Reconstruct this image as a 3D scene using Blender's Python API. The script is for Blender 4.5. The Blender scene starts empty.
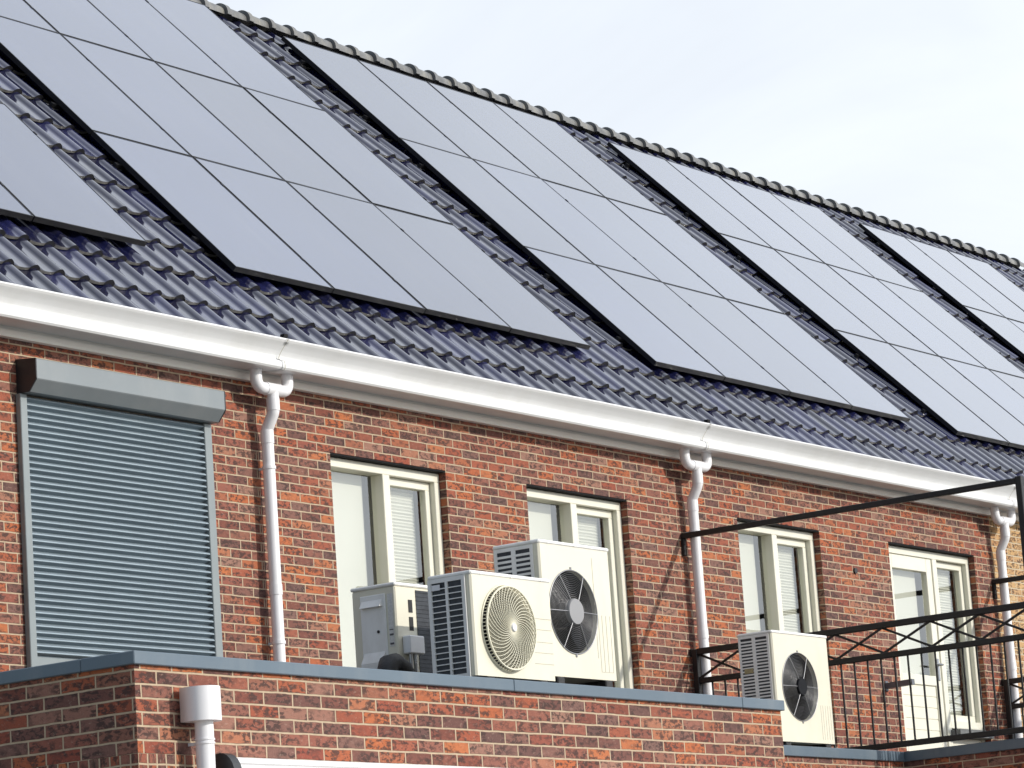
import bpy, math, random
from mathutils import Vector, Matrix

random.seed(7)
sc = bpy.context.scene
COL = sc.collection
ZC = 1.5            # eye height above the ground; heights below are given relative to the eye
R = math.radians
ROOF_A = 0.77867
CA, SA = math.cos(ROOF_A), math.sin(ROOF_A)
P0Y, P0Z = 0.48, 5.37 + ZC      # a point on the plane of the solar glass

# ------------------------------------------------------------------ materials
MATS = {}

def nt(name):
    m = bpy.data.materials.new(name)
    m.use_nodes = True
    t = m.node_tree
    b = t.nodes['Principled BSDF']
    MATS[name] = m
    return m, t, b

def N(t, typ, **kw):
    n = t.nodes.new(typ)
    for k, v in kw.items():
        setattr(n, k, v)
    return n

def L(t, a, b):
    t.links.new(a, b)

def mathn(t, op, a, b=None, clamp=False):
    n = N(t, 'ShaderNodeMath', operation=op)
    n.use_clamp = clamp
    for i, v in enumerate((a, b)):
        if v is None:
            continue
        if isinstance(v, (int, float)):
            n.inputs[i].default_value = v
        else:
            L(t, v, n.inputs[i])
    return n.outputs[0]

def mixc(t, fac, a, b, mode='MIX'):
    n = N(t, 'ShaderNodeMix', data_type='RGBA', blend_type=mode)
    for sock, v in ((n.inputs[0], fac), (n.inputs[6], a), (n.inputs[7], b)):
        if isinstance(v, (int, float)):
            sock.default_value = v
        elif isinstance(v, tuple):
            sock.default_value = v if len(v) == 4 else (*v, 1)
        else:
            L(t, v, sock)
    return n.outputs[2]

def noise(t, vec, scale, detail=3, rough=0.5, dist=0.0):
    n = N(t, 'ShaderNodeTexNoise')
    n.inputs['Scale'].default_value = scale
    n.inputs['Detail'].default_value = detail
    n.inputs['Roughness'].default_value = rough
    n.inputs['Distortion'].default_value = dist
    if vec is not None:
        L(t, vec, n.inputs['Vector'])
    return n.outputs['Fac']

def ramp(t, fac, stops, interp='LINEAR'):
    n = N(t, 'ShaderNodeValToRGB')
    cr = n.color_ramp
    cr.interpolation = interp
    while len(cr.elements) < len(stops):
        cr.elements.new(0.5)
    for e, (p, c) in zip(cr.elements, stops):
        e.position = p
        e.color = (*c, 1) if len(c) == 3 else c
    L(t, fac, n.inputs[0])
    return n.outputs[0]

def simple(name, col, rough=0.5, metal=0.0, spec=0.5, var=0.08, vscale=3.0, bump=0.0, bscale=60.0,
           dirt=None, dirt_amt=0.0, dscale=2.0, coat=0.0):
    m, t, b = nt(name)
    tc = N(t, 'ShaderNodeTexCoord')
    o = tc.outputs['Object']
    n1 = noise(t, o, vscale, 4, 0.6)
    lo = tuple(c * (1 - var) for c in col)
    hi = tuple(min(1, c * (1 + var)) for c in col)
    c = ramp(t, n1, [(0.3, lo), (0.7, hi)])
    if dirt:
        mp = N(t, 'ShaderNodeMapping')
        mp.inputs['Scale'].default_value = (1.0, 1.0, 0.35)
        L(t, o, mp.inputs[0])
        n2 = noise(t, mp.outputs[0], dscale, 6, 0.65)
        f = ramp(t, n2, [(0.48, (0, 0, 0)), (0.75, (1, 1, 1))])
        f2 = mathn(t, 'MULTIPLY', f, dirt_amt)
        c = mixc(t, f2, c, dirt)
    L(t, c, b.inputs['Base Color'])
    b.inputs['Roughness'].default_value = rough
    b.inputs['Metallic'].default_value = metal
    b.inputs['Specular IOR Level'].default_value = spec
    b.inputs['Coat Weight'].default_value = coat
    rr = noise(t, o, vscale * 4, 3)
    ro = mathn(t, 'ADD', mathn(t, 'MULTIPLY', rr, 0.2), rough - 0.1, True)
    L(t, ro, b.inputs['Roughness'])
    if bump:
        bn = N(t, 'ShaderNodeBump')
        bn.inputs['Strength'].default_value = bump
        bn.inputs['Distance'].default_value = 0.01
        L(t, noise(t, o, bscale, 4), bn.inputs['Height'])
        L(t, bn.outputs[0], b.inputs['Normal'])
    return m

def brick(name, stops, mortar, soldier=False, bw=0.213, rh=0.0625, offx=0.0, offz=0.0):
    m, t, b = nt(name)
    tc = N(t, 'ShaderNodeTexCoord')
    geo = N(t, 'ShaderNodeNewGeometry')
    sp = N(t, 'ShaderNodeSeparateXYZ')
    L(t, tc.outputs['Object'], sp.inputs[0])
    sn = N(t, 'ShaderNodeSeparateXYZ')
    L(t, geo.outputs['True Normal'], sn.inputs[0])
    side = mathn(t, 'GREATER_THAN', mathn(t, 'ABSOLUTE', sn.outputs[0]), 0.5)
    mx = N(t, 'ShaderNodeMix', data_type='FLOAT')
    L(t, side, mx.inputs[0])
    L(t, sp.outputs[0], mx.inputs[2])
    L(t, mathn(t, 'ADD', sp.outputs[1], 0.107), mx.inputs[3])
    hx = mathn(t, 'ADD', mx.outputs[0], offx)
    hz = mathn(t, 'ADD', sp.outputs[2], offz)
    cb = N(t, 'ShaderNodeCombineXYZ')
    if soldier:
        L(t, hz, cb.inputs[0]); L(t, hx, cb.inputs[1])
    else:
        L(t, hx, cb.inputs[0]); L(t, hz, cb.inputs[1])
    # slightly wavy joints
    nz = N(t, 'ShaderNodeTexNoise')
    nz.inputs['Scale'].default_value = 9.0
    nz.inputs['Detail'].default_value = 4
    L(t, cb.outputs[0], nz.inputs['Vector'])
    sub = N(t, 'ShaderNodeVectorMath', operation='SUBTRACT')
    L(t, nz.outputs['Color'], sub.inputs[0]); sub.inputs[1].default_value = (0.5, 0.5, 0.5)
    scl = N(t, 'ShaderNodeVectorMath', operation='SCALE')
    L(t, sub.outputs[0], scl.inputs[0]); scl.inputs['Scale'].default_value = 0.009
    add = N(t, 'ShaderNodeVectorMath', operation='ADD')
    L(t, cb.outputs[0], add.inputs[0]); L(t, scl.outputs[0], add.inputs[1])
    vec = add.outputs[0]

    def bt(c1, c2, cm):
        n = N(t, 'ShaderNodeTexBrick')
        n.offset = 0.0 if soldier else 0.5
        n.offset_frequency = 2
        n.squash = 1.0
        n.inputs['Scale'].default_value = 1.0
        n.inputs['Mortar Size'].default_value = 0.0058
        n.inputs['Mortar Smooth'].default_value = 0.35
        n.inputs['Bias'].default_value = 0.0
        n.inputs['Brick Width'].default_value = bw
        n.inputs['Row Height'].default_value = rh
        n.inputs['Color1'].default_value = (c1, c1, c1, 1)
        n.inputs['Color2'].default_value = (c2, c2, c2, 1)
        n.inputs['Mortar'].default_value = (cm, cm, cm, 1)
        L(t, vec, n.inputs['Vector'])
        return n
    b1 = bt(0.0, 1.0, 0.5)
    fac = b1.outputs['Fac']          # 1 in the joints
    tint = b1.outputs['Color']
    # second per-brick random from a different part of the pattern
    base = ramp(t, tint, stops)
    # smears burned into the face of each brick
    mp = N(t, 'ShaderNodeMapping')
    mp.inputs['Scale'].default_value = (1.0, 1.7, 1.0)
    L(t, cb.outputs[0], mp.inputs[0])
    off = N(t, 'ShaderNodeVectorMath', operation='ADD')
    sc3 = N(t, 'ShaderNodeVectorMath', operation='SCALE')
    L(t, tint, sc3.inputs[0]); sc3.inputs['Scale'].default_value = 37.0
    L(t, mp.outputs[0], off.inputs[0]); L(t, sc3.outputs[0], off.inputs[1])
    sm = noise(t, off.outputs[0], 26.0, 6, 0.68, 0.35)
    smear = ramp(t, sm, [(0.475, (0, 0, 0)), (0.545, (1, 1, 1))])
    patch = ramp(t, noise(t, off.outputs[0], 6.5, 2, 0.5), [(0.36, (0.15, 0.15, 0.15)), (0.52, (1, 1, 1))])
    smear_amt = mathn(t, 'MULTIPLY', mathn(t, 'MULTIPLY', smear, patch), 0.86)
    c = mixc(t, smear_amt, base, (0.036, 0.020, 0.019))
    lt = noise(t, off.outputs[0], 42.0, 5, 0.65, 0.2)
    lf = mathn(t, 'MULTIPLY', ramp(t, lt, [(0.58, (0, 0, 0)), (0.74, (1, 1, 1))]), 0.45)
    c = mixc(t, lf, c, (0.44, 0.32, 0.25))
    big = noise(t, cb.outputs[0], 0.8, 3)
    c = mixc(t, mathn(t, 'MULTIPLY', big, 0.18), c, (0.20, 0.14, 0.12))
    fine = noise(t, cb.outputs[0], 140.0, 3, 0.7)
    c = mixc(t, 0.30, c, ramp(t, fine, [(0.3, (0.3, 0.3, 0.3)), (0.7, (0.8, 0.8, 0.8))]), 'OVERLAY')
    mn = noise(t, cb.outputs[0], 22.0, 4, 0.6)
    mcol = ramp(t, mn, [(0.3, tuple(x * 0.78 for x in mortar)), (0.75, mortar)])
    c = mixc(t, fac, c, mcol)
    L(t, c, b.inputs['Base Color'])
    b.inputs['Roughness'].default_value = 0.88
    b.inputs['Specular IOR Level'].default_value = 0.3
    h = mathn(t, 'SUBTRACT', 1.0, fac)
    h2 = mathn(t, 'ADD', h, mathn(t, 'MULTIPLY', sm, 0.35))
    h3 = mathn(t, 'ADD', h2, mathn(t, 'MULTIPLY', fine, 0.2))
    bn = N(t, 'ShaderNodeBump')
    bn.inputs['Strength'].default_value = 0.75
    bn.inputs['Distance'].default_value = 0.007
    L(t, h3, bn.inputs['Height'])
    L(t, bn.outputs[0], b.inputs['Normal'])
    return m

RED = [(0.0, (0.20, 0.056, 0.036)), (0.16, (0.115, 0.060, 0.054)), (0.32, (0.33, 0.088, 0.046)), (0.48, (0.17, 0.092, 0.078)),
       (0.60, (0.43, 0.120, 0.042)), (0.74, (0.25, 0.060, 0.038)), (0.88, (0.28, 0.150, 0.112)), (1.0, (0.46, 0.135, 0.042))]
YEL = [(0.0, (0.50, 0.30, 0.13)), (0.3, (0.56, 0.36, 0.17)), (0.6, (0.46, 0.25, 0.11)), (1.0, (0.58, 0.40, 0.21))]
brick('brick_red', RED, (0.52, 0.405, 0.285))
brick('brick_red_soldier', RED, (0.52, 0.405, 0.285), soldier=True)
brick('brick_yellow', YEL, (0.66, 0.56, 0.40))

simple('white_pvc', (0.73, 0.74, 0.75), 0.33, var=0.03, dirt=(0.54, 0.53, 0.50), dirt_amt=0.35, dscale=1.6, vscale=2)
simple('fascia_bounce_white', (0.88, 0.87, 0.84), 0.5, var=0.02)  # whiter than the gutter, standing in for bounce light on the shaded fascia
simple('white_pipe', (0.80, 0.80, 0.83), 0.35, var=0.03, dirt=(0.55, 0.53, 0.50), dirt_amt=0.30, dscale=5)
simple('cream_frame', (0.75, 0.735, 0.63), 0.35, var=0.03, dirt=(0.58, 0.54, 0.42), dirt_amt=0.2, dscale=4)
simple('ac_cream', (0.71, 0.68, 0.56), 0.38, var=0.03, dirt=(0.55, 0.51, 0.41), dirt_amt=0.30, dscale=3.5)
simple('ac_lid', (0.85, 0.85, 0.83), 0.42, var=0.03, dirt=(0.50, 0.48, 0.42), dirt_amt=0.4, dscale=6)  # lightened to stand in for light missing on the shaded unit sides
simple('ac_wire', (0.72, 0.69, 0.55), 0.35, var=0.04)
simple('ac_seam', (0.42, 0.40, 0.33), 0.6, var=0.05)
simple('coil_dark', (0.045, 0.05, 0.06), 0.45, metal=0.4, var=0.3, vscale=30)
simple('fan_black', (0.006, 0.0065, 0.009), 0.5, spec=0.15, var=0.2, vscale=12)
simple('fan_cavity', (0.008, 0.008, 0.010), 0.6, var=0.2)
simple('fan_hub_grey', (0.27, 0.27, 0.28), 0.4, var=0.08)
simple('guard_steel', (0.33, 0.33, 0.34), 0.35, metal=0.7, var=0.1)
simple('sticker', (0.62, 0.62, 0.60), 0.5, var=0.15, vscale=90)
simple('sticker_ink', (0.10, 0.10, 0.11), 0.5, var=0.2, vscale=200)
simple('brass_plate', (0.33, 0.29, 0.17), 0.4, metal=0.4, var=0.2, vscale=60)
simple('black_steel', (0.009, 0.0095, 0.011), 0.48, var=0.3, vscale=8, bump=0.15, bscale=120)
simple('black_rubber', (0.018, 0.018, 0.020), 0.6, var=0.2, vscale=20, bump=0.3, bscale=60)
simple('coping_alu', (0.105, 0.145, 0.185), 0.42, metal=0.15, var=0.06, dirt=(0.22, 0.24, 0.25), dirt_amt=0.35, dscale=4, vscale=1.5)
simple('shutter_slat', (0.25, 0.305, 0.345), 0.48, metal=0.45, var=0.05, vscale=4)
simple('shutter_box', (0.20, 0.225, 0.24), 0.38, metal=0.1, var=0.04, dirt=(0.30, 0.31, 0.31), dirt_amt=0.3, dscale=3)
simple('shutter_rail', (0.22, 0.25, 0.26), 0.4, metal=0.1, var=0.05)
simple('roof_felt', (0.035, 0.035, 0.037), 0.85, var=0.25, vscale=2, bump=0.4, bscale=90)
simple('lintel_steel', (0.014, 0.014, 0.016), 0.8, spec=0.15, var=0.2)
simple('stone_sill', (0.13, 0.135, 0.14), 0.55, var=0.15, vscale=25)
simple('handle_metal', (0.35, 0.36, 0.38), 0.3, metal=0.8, var=0.1)
simple('arm_metal', (0.12, 0.13, 0.15), 0.4, metal=0.3, var=0.1)
simple('rail_alu', (0.45, 0.46, 0.48), 0.35, metal=0.9, var=0.1)
simple('panel_frame', (0.014, 0.014, 0.016), 0.4, metal=0.3, var=0.2)
simple('blind_cloth', (0.62, 0.61, 0.55), 0.9, var=0.02)
simple('room_plaster', (0.14, 0.15, 0.16), 0.9, var=0.1)
simple('soft_white', (0.78, 0.78, 0.80), 0.4, var=0.03)
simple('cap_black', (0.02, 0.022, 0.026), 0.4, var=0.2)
simple('paving', (0.26, 0.245, 0.22), 0.9, var=0.25, vscale=1.2, bump=0.5, bscale=20)
simple('wood_block', (0.10, 0.08, 0.06), 0.8, var=0.25, vscale=20)

# pleated blind, shade of its fine horizontal folds painted as darker bands
m, t, b = nt('blind_pleated')
tc = N(t, 'ShaderNodeTexCoord')
wv = N(t, 'ShaderNodeTexWave', wave_type='BANDS', bands_direction='Z')
wv.inputs['Scale'].default_value = 7.5
L(t, tc.outputs['Object'], wv.inputs[0])
L(t, ramp(t, wv.outputs['Fac'], [(0.0, (0.50, 0.49, 0.44)), (0.35, (0.60, 0.59, 0.53)), (1.0, (0.63, 0.62, 0.56))]), b.inputs['Base Color'])
b.inputs['Roughness'].default_value = 0.9

# glazed roof tiles, fired in slightly different tones
def tile_mat(name, k, r0):
    m, t, b = nt(name)
    tc = N(t, 'ShaderNodeTexCoord')
    o = tc.outputs['Object']
    n1 = noise(t, o, 5.0, 4, 0.6)
    c = ramp(t, n1, [(0.3, (0.010 * k, 0.0120 * k, 0.056 * k)), (0.7, (0.020 * k, 0.0225 * k, 0.088 * k))])
    n2 = noise(t, o, 45.0, 5, 0.7)
    c = mixc(t, mathn(t, 'MULTIPLY', ramp(t, n2, [(0.58, (0, 0, 0)), (0.78, (1, 1, 1))]), 0.22), c, (0.12, 0.12, 0.13))
    n3 = noise(t, o, 2.2, 5, 0.7)
    c = mixc(t, mathn(t, 'MULTIPLY', ramp(t, n3, [(0.56, (0, 0, 0)), (0.80, (1, 1, 1))]), 0.35), c, (0.075, 0.075, 0.08))
    L(t, c, b.inputs['Base Color'])
    L(t, mathn(t, 'ADD', mathn(t, 'MULTIPLY', noise(t, o, 14.0, 4), 0.14), r0), b.inputs['Roughness'])
    b.inputs['IOR'].default_value = 1.75
    b.inputs['Coat Weight'].default_value = 0.9
    b.inputs['Coat Roughness'].default_value = r0
    bn = N(t, 'ShaderNodeBump'); bn.inputs['Strength'].default_value = 0.10; bn.inputs['Distance'].default_value = 0.004
    L(t, noise(t, o, 60.0, 3), bn.inputs['Height']); L(t, bn.outputs[0], b.inputs['Normal'])
tile_mat('roof_tile', 0.60, 0.06)
tile_mat('roof_tile_dull', 1.0, 0.14)
tile_mat('roof_tile_dark', 0.42, 0.05)
simple('tile_hollow_shade', (0.012, 0.012, 0.016), 0.6, var=0.3)
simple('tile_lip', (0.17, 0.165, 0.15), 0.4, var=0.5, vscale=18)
simple('ridge_tile', (0.13, 0.13, 0.13), 0.40, var=0.3, vscale=6, dirt=(0.34, 0.32, 0.26), dirt_amt=0.65, dscale=9)

# solar glass
m, t, b = nt('solar_glass')
tc = N(t, 'ShaderNodeTexCoord')
o = tc.outputs['Object']
gn = noise(t, o, 1.1, 3)
gcol = ramp(t, gn, [(0.3, (0.030, 0.043, 0.096)), (0.7, (0.040, 0.054, 0.114))])
mps = N(t, 'ShaderNodeMapping'); mps.inputs['Scale'].default_value = (9.0, 0.5, 1)
L(t, o, mps.inputs[0])
oi = N(t, 'ShaderNodeObjectInfo')
loc = N(t, 'ShaderNodeVectorMath', operation='ADD'); L(t, mps.outputs[0], loc.inputs[0]); L(t, oi.outputs['Location'], loc.inputs[1])
sdust = ramp(t, noise(t, loc.outputs[0], 1.6, 5, 0.6), [(0.50, (0, 0, 0)), (0.80, (1, 1, 1))])
tone = mathn(t, 'ADD', mathn(t, 'MULTIPLY', oi.outputs['Random'], 0.45), 0.85)
gt_ = N(t, 'ShaderNodeVectorMath', operation='SCALE'); L(t, gcol, gt_.inputs[0]); L(t, tone, gt_.inputs['Scale'])
L(t, mixc(t, mathn(t, 'MULTIPLY', sdust, 0.22), gt_.outputs[0], (0.19, 0.195, 0.20)), b.inputs['Base Color'])
b.inputs['IOR'].default_value = 1.74
b.inputs['Coat Weight'].default_value = 1.0
b.inputs['Coat IOR'].default_value = 1.45
mp = N(t, 'ShaderNodeMapping'); mp.inputs['Scale'].default_value = (2.5, 0.35, 1)
L(t, o, mp.inputs[0])
dn = noise(t, mp.outputs[0], 3.0, 5, 0.6)
rr = mathn(t, 'ADD', mathn(t, 'MULTIPLY', dn, 0.10), 0.10)
L(t, rr, b.inputs['Roughness'])
L(t, mathn(t, 'MULTIPLY', rr, 0.8), b.inputs['Coat Roughness'])

# window glass: mirror by Fresnel, else clear
m = bpy.data.materials.new('window_glass'); m.use_nodes = True; MATS['window_glass'] = m
t = m.node_tree; t.nodes.clear()
out = N(t, 'ShaderNodeOutputMaterial')
ge = N(t, 'ShaderNodeNewGeometry')
dt = N(t, 'ShaderNodeVectorMath', operation='DOT_PRODUCT')
L(t, ge.outputs['Normal'], dt.inputs[0]); L(t, ge.outputs['Incoming'], dt.inputs[1])
fac5 = mathn(t, 'POWER', mathn(t, 'SUBTRACT', 1.0, mathn(t, 'ABSOLUTE', dt.outputs['Value']), True), 5.0)
fres = mathn(t, 'ADD', mathn(t, 'MULTIPLY', fac5, 0.82), 0.18, True)
tr = N(t, 'ShaderNodeBsdfTransparent'); tr.inputs[0].default_value = (0.93, 0.95, 0.93, 1)
gl = N(t, 'ShaderNodeBsdfGlossy'); gl.inputs['Roughness'].default_value = 0.01
gl.inputs['Color'].default_value = (1.0, 1.0, 0.97, 1)
mxs = N(t, 'ShaderNodeMixShader')
L(t, fres, mxs.inputs[0]); L(t, tr.outputs[0], mxs.inputs[1]); L(t, gl.outputs[0], mxs.inputs[2])
L(t, mxs.outputs[0], out.inputs[0])

# ------------------------------------------------------------------ mesh helpers
class MB:
    def __init__(s):
        s.v = []; s.f = []; s.mi = []; s.sm = []
    def add(s, vs, fs, mi=0, smooth=False):
        o = len(s.v)
        s.v += [tuple(p) for p in vs]
        for f in fs:
            s.f.append(tuple(i + o for i in f)); s.mi.append(mi); s.sm.append(smooth)
        return s
    def box(s, x0, x1, y0, y1, z0, z1, mi=0):
        v = [(x0, y0, z0), (x1, y0, z0), (x1, y1, z0), (x0, y1, z0), (x0, y0, z1), (x1, y0, z1), (x1, y1, z1), (x0, y1, z1)]
        f = [(0, 3, 2, 1), (4, 5, 6, 7), (0, 1, 5, 4), (1, 2, 6, 5), (2, 3, 7, 6), (3, 0, 4, 7)]
        return s.add(v, f, mi)
    def cbox(s, x0, x1, y0, y1, z0, z1, c=0.004, mi=0):
        """box with chamfered edges"""
        c = min(c, (x1 - x0) * .45, (y1 - y0) * .45, (z1 - z0) * .45)
        X, Y, Z = (x0, x1), (y0, y1), (z0, z1)
        vs = []; idx = {}
        for i in (0, 1):
            for j in (0, 1):
                for k in (0, 1):
                    dx = c if i == 0 else -c; dy = c if j == 0 else -c; dz = c if k == 0 else -c
                    idx[i, j, k, 'x'] = len(vs); vs.append((X[i], Y[j] + dy, Z[k] + dz))
                    idx[i, j, k, 'y'] = len(vs); vs.append((X[i] + dx, Y[j], Z[k] + dz))
                    idx[i, j, k, 'z'] = len(vs); vs.append((X[i] + dx, Y[j] + dy, Z[k]))
        fs = []
        q = lambda *a: fs.append(tuple(idx[k] for k in a))
        for i in (0, 1): q((i, 0, 0, 'x'), (i, 1, 0, 'x'), (i, 1, 1, 'x'), (i, 0, 1, 'x'))
        for j in (0, 1): q((0, j, 0, 'y'), (1, j, 0, 'y'), (1, j, 1, 'y'), (0, j, 1, 'y'))
        for k in (0, 1): q((0, 0, k, 'z'), (1, 0, k, 'z'), (1, 1, k, 'z'), (0, 1, k, 'z'))
        for i in (0, 1):
            for j in (0, 1): q((i, j, 0, 'x'), (i, j, 1, 'x'), (i, j, 1, 'y'), (i, j, 0, 'y'))
            for k in (0, 1): q((i, 0, k, 'x'), (i, 1, k, 'x'), (i, 1, k, 'z'), (i, 0, k, 'z'))
        for j in (0, 1):
            for k in (0, 1): q((0, j, k, 'y'), (1, j, k, 'y'), (1, j, k, 'z'), (0, j, k, 'z'))
        for i in (0, 1):
            for j in (0, 1):
                for k in (0, 1): q((i, j, k, 'x'), (i, j, k, 'y'), (i, j, k, 'z'))
        return s.add(vs, fs, mi)
    def bar(s, a, b, w, h=None, up=(0, 0, 1), mi=0):
        """rectangular bar from a to b"""
        a = Vector(a); b = Vector(b); h = h or w
        d = (b - a).normalized(); u = Vector(up)
        if abs(d.dot(u)) > .95: u = Vector((1, 0, 0))
        r = d.cross(u).normalized(); u = r.cross(d)
        vs = []
        for p in (a, b):
            for i, j in ((-1, -1), (1, -1), (1, 1), (-1, 1)):
                vs.append(p + r * i * w / 2 + u * j * h / 2)
        return s.add(vs, [(0, 1, 2, 3), (7, 6, 5, 4), (0, 4, 5, 1), (1, 5, 6, 2), (2, 6, 7, 3), (3, 7, 4, 0)], mi)
    def tube(s, pts, r, n=12, mi=0, cap=True, radii=None):
        pts = [Vector(p) for p in pts]
        if not radii:
            q = [pts[0]]
            for a, b in zip(pts, pts[1:]):
                ln = (b - a).length
                if ln > 4 * r:
                    q += [a + (b - a) * (r * .5 / ln), a + (b - a) * (1 - r * .5 / ln)]
                q.append(b)
            pts = q
        m = len(pts); rings = []
        prev = None
        for i, p in enumerate(pts):
            d = (pts[min(i + 1, m - 1)] - pts[max(i - 1, 0)]).normalized()
            if prev is None:
                u = Vector((0, 0, 1)) if abs(d.z) < .9 else Vector((1, 0, 0))
                u = (u - d * u.dot(d)).normalized()
            else:
                u = (prev - d * prev.dot(d)).normalized()
            prev = u; w = d.cross(u)
            rr = radii[i] if radii else r
            rings.append([p + u * math.cos(2 * math.pi * k / n) * rr + w * math.sin(2 * math.pi * k / n) * rr for k in range(n)])
        vs = [q for ring in rings for q in ring]
        fs = []
        for i in range(m - 1):
            for k in range(n):
                fs.append((i * n + k, i * n + (k + 1) % n, (i + 1) * n + (k + 1) % n, (i + 1) * n + k))
        s.add(vs, fs, mi, True)
        if cap:
            s.add(rings[0], [tuple(range(n - 1, -1, -1))], mi)
            s.add(rings[-1], [tuple(range(n))], mi)
        return s
    def extx(s, prof, x0, x1, closed=True, caps=True, mi=0, smooth=False):
        n = len(prof)
        vs = [(x0, y, z) for y, z in prof] + [(x1, y, z) for y, z in prof]
        fs = []
        for i in range(n if closed else n - 1):
            j = (i + 1) % n
            fs.append((i, j, j + n, i + n))
        s.add(vs, fs, mi, smooth)
        if closed and caps:
            s.add([(x0, y, z) for y, z in prof], [tuple(range(n))], mi)
            s.add([(x1, y, z) for y, z in prof], [tuple(range(n - 1, -1, -1))], mi)
        return s
    def build(s, name, mats, parent=None, bevel=0.0):
        me = bpy.data.meshes.new(name)
        off = Vector((0, 0, 0)); p = parent
        while p is not None:
            off += p.location; p = p.parent
        me.from_pydata([(x - off.x, y - off.y, z - off.z) for x, y, z in s.v], [], s.f)
        if isinstance(mats, str): mats = [mats]
        for k in mats: me.materials.append(MATS[k])
        me.polygons.foreach_set('material_index', s.mi)
        me.polygons.foreach_set('use_smooth', s.sm)
        import bmesh
        bm = bmesh.new(); bm.from_mesh(me)
        bmesh.ops.recalc_face_normals(bm, faces=bm.faces)
        bm.to_mesh(me); bm.free()
        me.update()
        ob = bpy.data.objects.new(name, me)
        COL.objects.link(ob)
        ob.parent = parent
        if bevel:
            md = ob.modifiers.new('bevel', 'BEVEL'); md.width = bevel; md.segments = 2; md.limit_method = 'ANGLE'
        return ob

def tag(o, label=None, cat=None, group=None, kind=None):
    if label: o['label'] = label
    if cat: o['category'] = cat
    if group: o['group'] = group
    if kind: o['kind'] = kind
    return o

def empty(name, loc, label, cat, group=None):
    o = bpy.data.objects.new(name, None)
    o.empty_display_size = 0.2
    o.location = loc
    COL.objects.link(o)
    return tag(o, label, cat, group)

def copy_tree(o, parent=None):
    c = o.copy(); COL.objects.link(c); c.parent = parent
    for ch in [q for q in bpy.data.objects if q.parent == o]:
        copy_tree(ch, c)
    return c

def circ(cx, cz, r, n, a0=0.0):
    return [(cx + r * math.cos(a0 + 2 * math.pi * k / n), cz + r * math.sin(a0 + 2 * math.pi * k / n)) for k in range(n)]

# ------------------------------------------------------------------ ground
g = MB()
S = 1500.0
g.add([(-S, -S, 0), (S, -S, 0), (S, S, 0), (-S, S, 0)], [(0, 1, 2, 3)])
tag(g.build('ground', 'paving'), kind='structure')

# ------------------------------------------------------------------ roof geometry
def roofp(x, s, off):
    """point on the roof: distance s up the slope, off along the roof's normal from the glass plane"""
    return (x, P0Y + s * CA - off * SA, P0Z + s * SA + off * CA)

S_EAVE, GAUGE, S_TOP = -0.925, 0.4125, 5.545
TILE_OFF = -0.122

def tile_h(u):
    if u < 0.60:
        q = (u - 0.30) / 0.30
        return 0.007 * q * q
    q = (u - 0.60) / 0.40
    return 0.007 + 0.028 * math.sin(math.pi * q) ** 0.8

US = [0, .1, .2, .3, .4, .5, .60, .63, .67, .73, .80, .87, .93, .97, 1.0]

def tiles(x0, x1, rnd):
    mb = MB()
    n = int(round((x1 - x0) / 0.2325)); w = (x1 - x0) / n
    course = 0
    s = S_EAVE
    while s < S_TOP - 0.05:
        s1 = min(s + GAUGE + 0.03, S_TOP)
        for k in range(n):
            xa = x0 + k * w
            j0 = rnd.uniform(-.0035, .0035); j1 = rnd.uniform(-.0035, .0035); js = rnd.uniform(-.006, .006)
            bot = []; top = []; lip = []
            for u in US:
                h = tile_h(u) + j0 + j1 * (u - .5)
                xx = xa + u * w
                bot.append(roofp(xx, s + js, TILE_OFF + h + 0.034))
                top.append(roofp(xx, s1, TILE_OFF + h + 0.002))
                hl = 0.004 if .61 < u < .995 else tile_h(u)
                lip.append(roofp(xx, s + js + 0.004, TILE_OFF + hl + j0 + 0.012))
            m = len(US)
            mb.add(bot + top, [(i, i + 1, m + i + 1, m + i) for i in range(m - 1)], rnd.choice((0, 0, 0, 3, 4)), True)
            fs_pan = [(m + i, m + i + 1, i + 1, i) for i in range(m - 1)]
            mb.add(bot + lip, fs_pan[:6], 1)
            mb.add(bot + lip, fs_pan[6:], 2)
            # roll end faces are near-black, painting the shade inside a hollow
        s += GAUGE
        course += 1
    return mb

APEX_Y = P0Y + S_TOP * CA + 0.09
APEX_Z = P0Z + S_TOP * SA - 0.09
DEPTH = APEX_Y * 2

def ridge(x0, x1):
    mb = MB()
    n = int(round((x1 - x0) / 0.315)); w = (x1 - x0) / n
    for k in range(n):
        xa = x0 + k * w - 0.035 + random.uniform(-.004, .004); xb = x0 + (k + 1) * w
        dz = random.uniform(-.004, .004)
        arcs = []
        A0, A1, M = R(-8), R(188), 16
        prof = [(xa, .066), (xa, .118), (xa + .055, .116), (xa + .07, .097), (xb, .082)]
        for xx, r in prof:
            sk = 0.012
            arcs.append([(xx, APEX_Y - r * 1.03, APEX_Z + dz + .029 - sk)] + [(xx, APEX_Y - math.cos(A0 + (A1 - A0) * i / M) * r, APEX_Z + dz + 0.034 + math.sin(A0 + (A1 - A0) * i / M) * r * .92) for i in range(M + 1)] + [(xx, APEX_Y + r * 1.03, APEX_Z + dz + .029 - sk)])
        M += 2
        for a, b, sm in ((arcs[0], arcs[1], False), (arcs[1], arcs[2], True), (arcs[2], arcs[3], True), (arcs[3], arcs[4], True)):
            mb.add(a + b, [(i, i + 1, M + 2 + i, M + 1 + i) for i in range(M)], 0, sm)
        # closed lower end and inner side, front lower edge
        mb.add(arcs[0] + [(xa + 0.01, APEX_Y, APEX_Z)], [(i + 1, i, M + 1) for i in range(M)], 0)
    return mb

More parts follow.
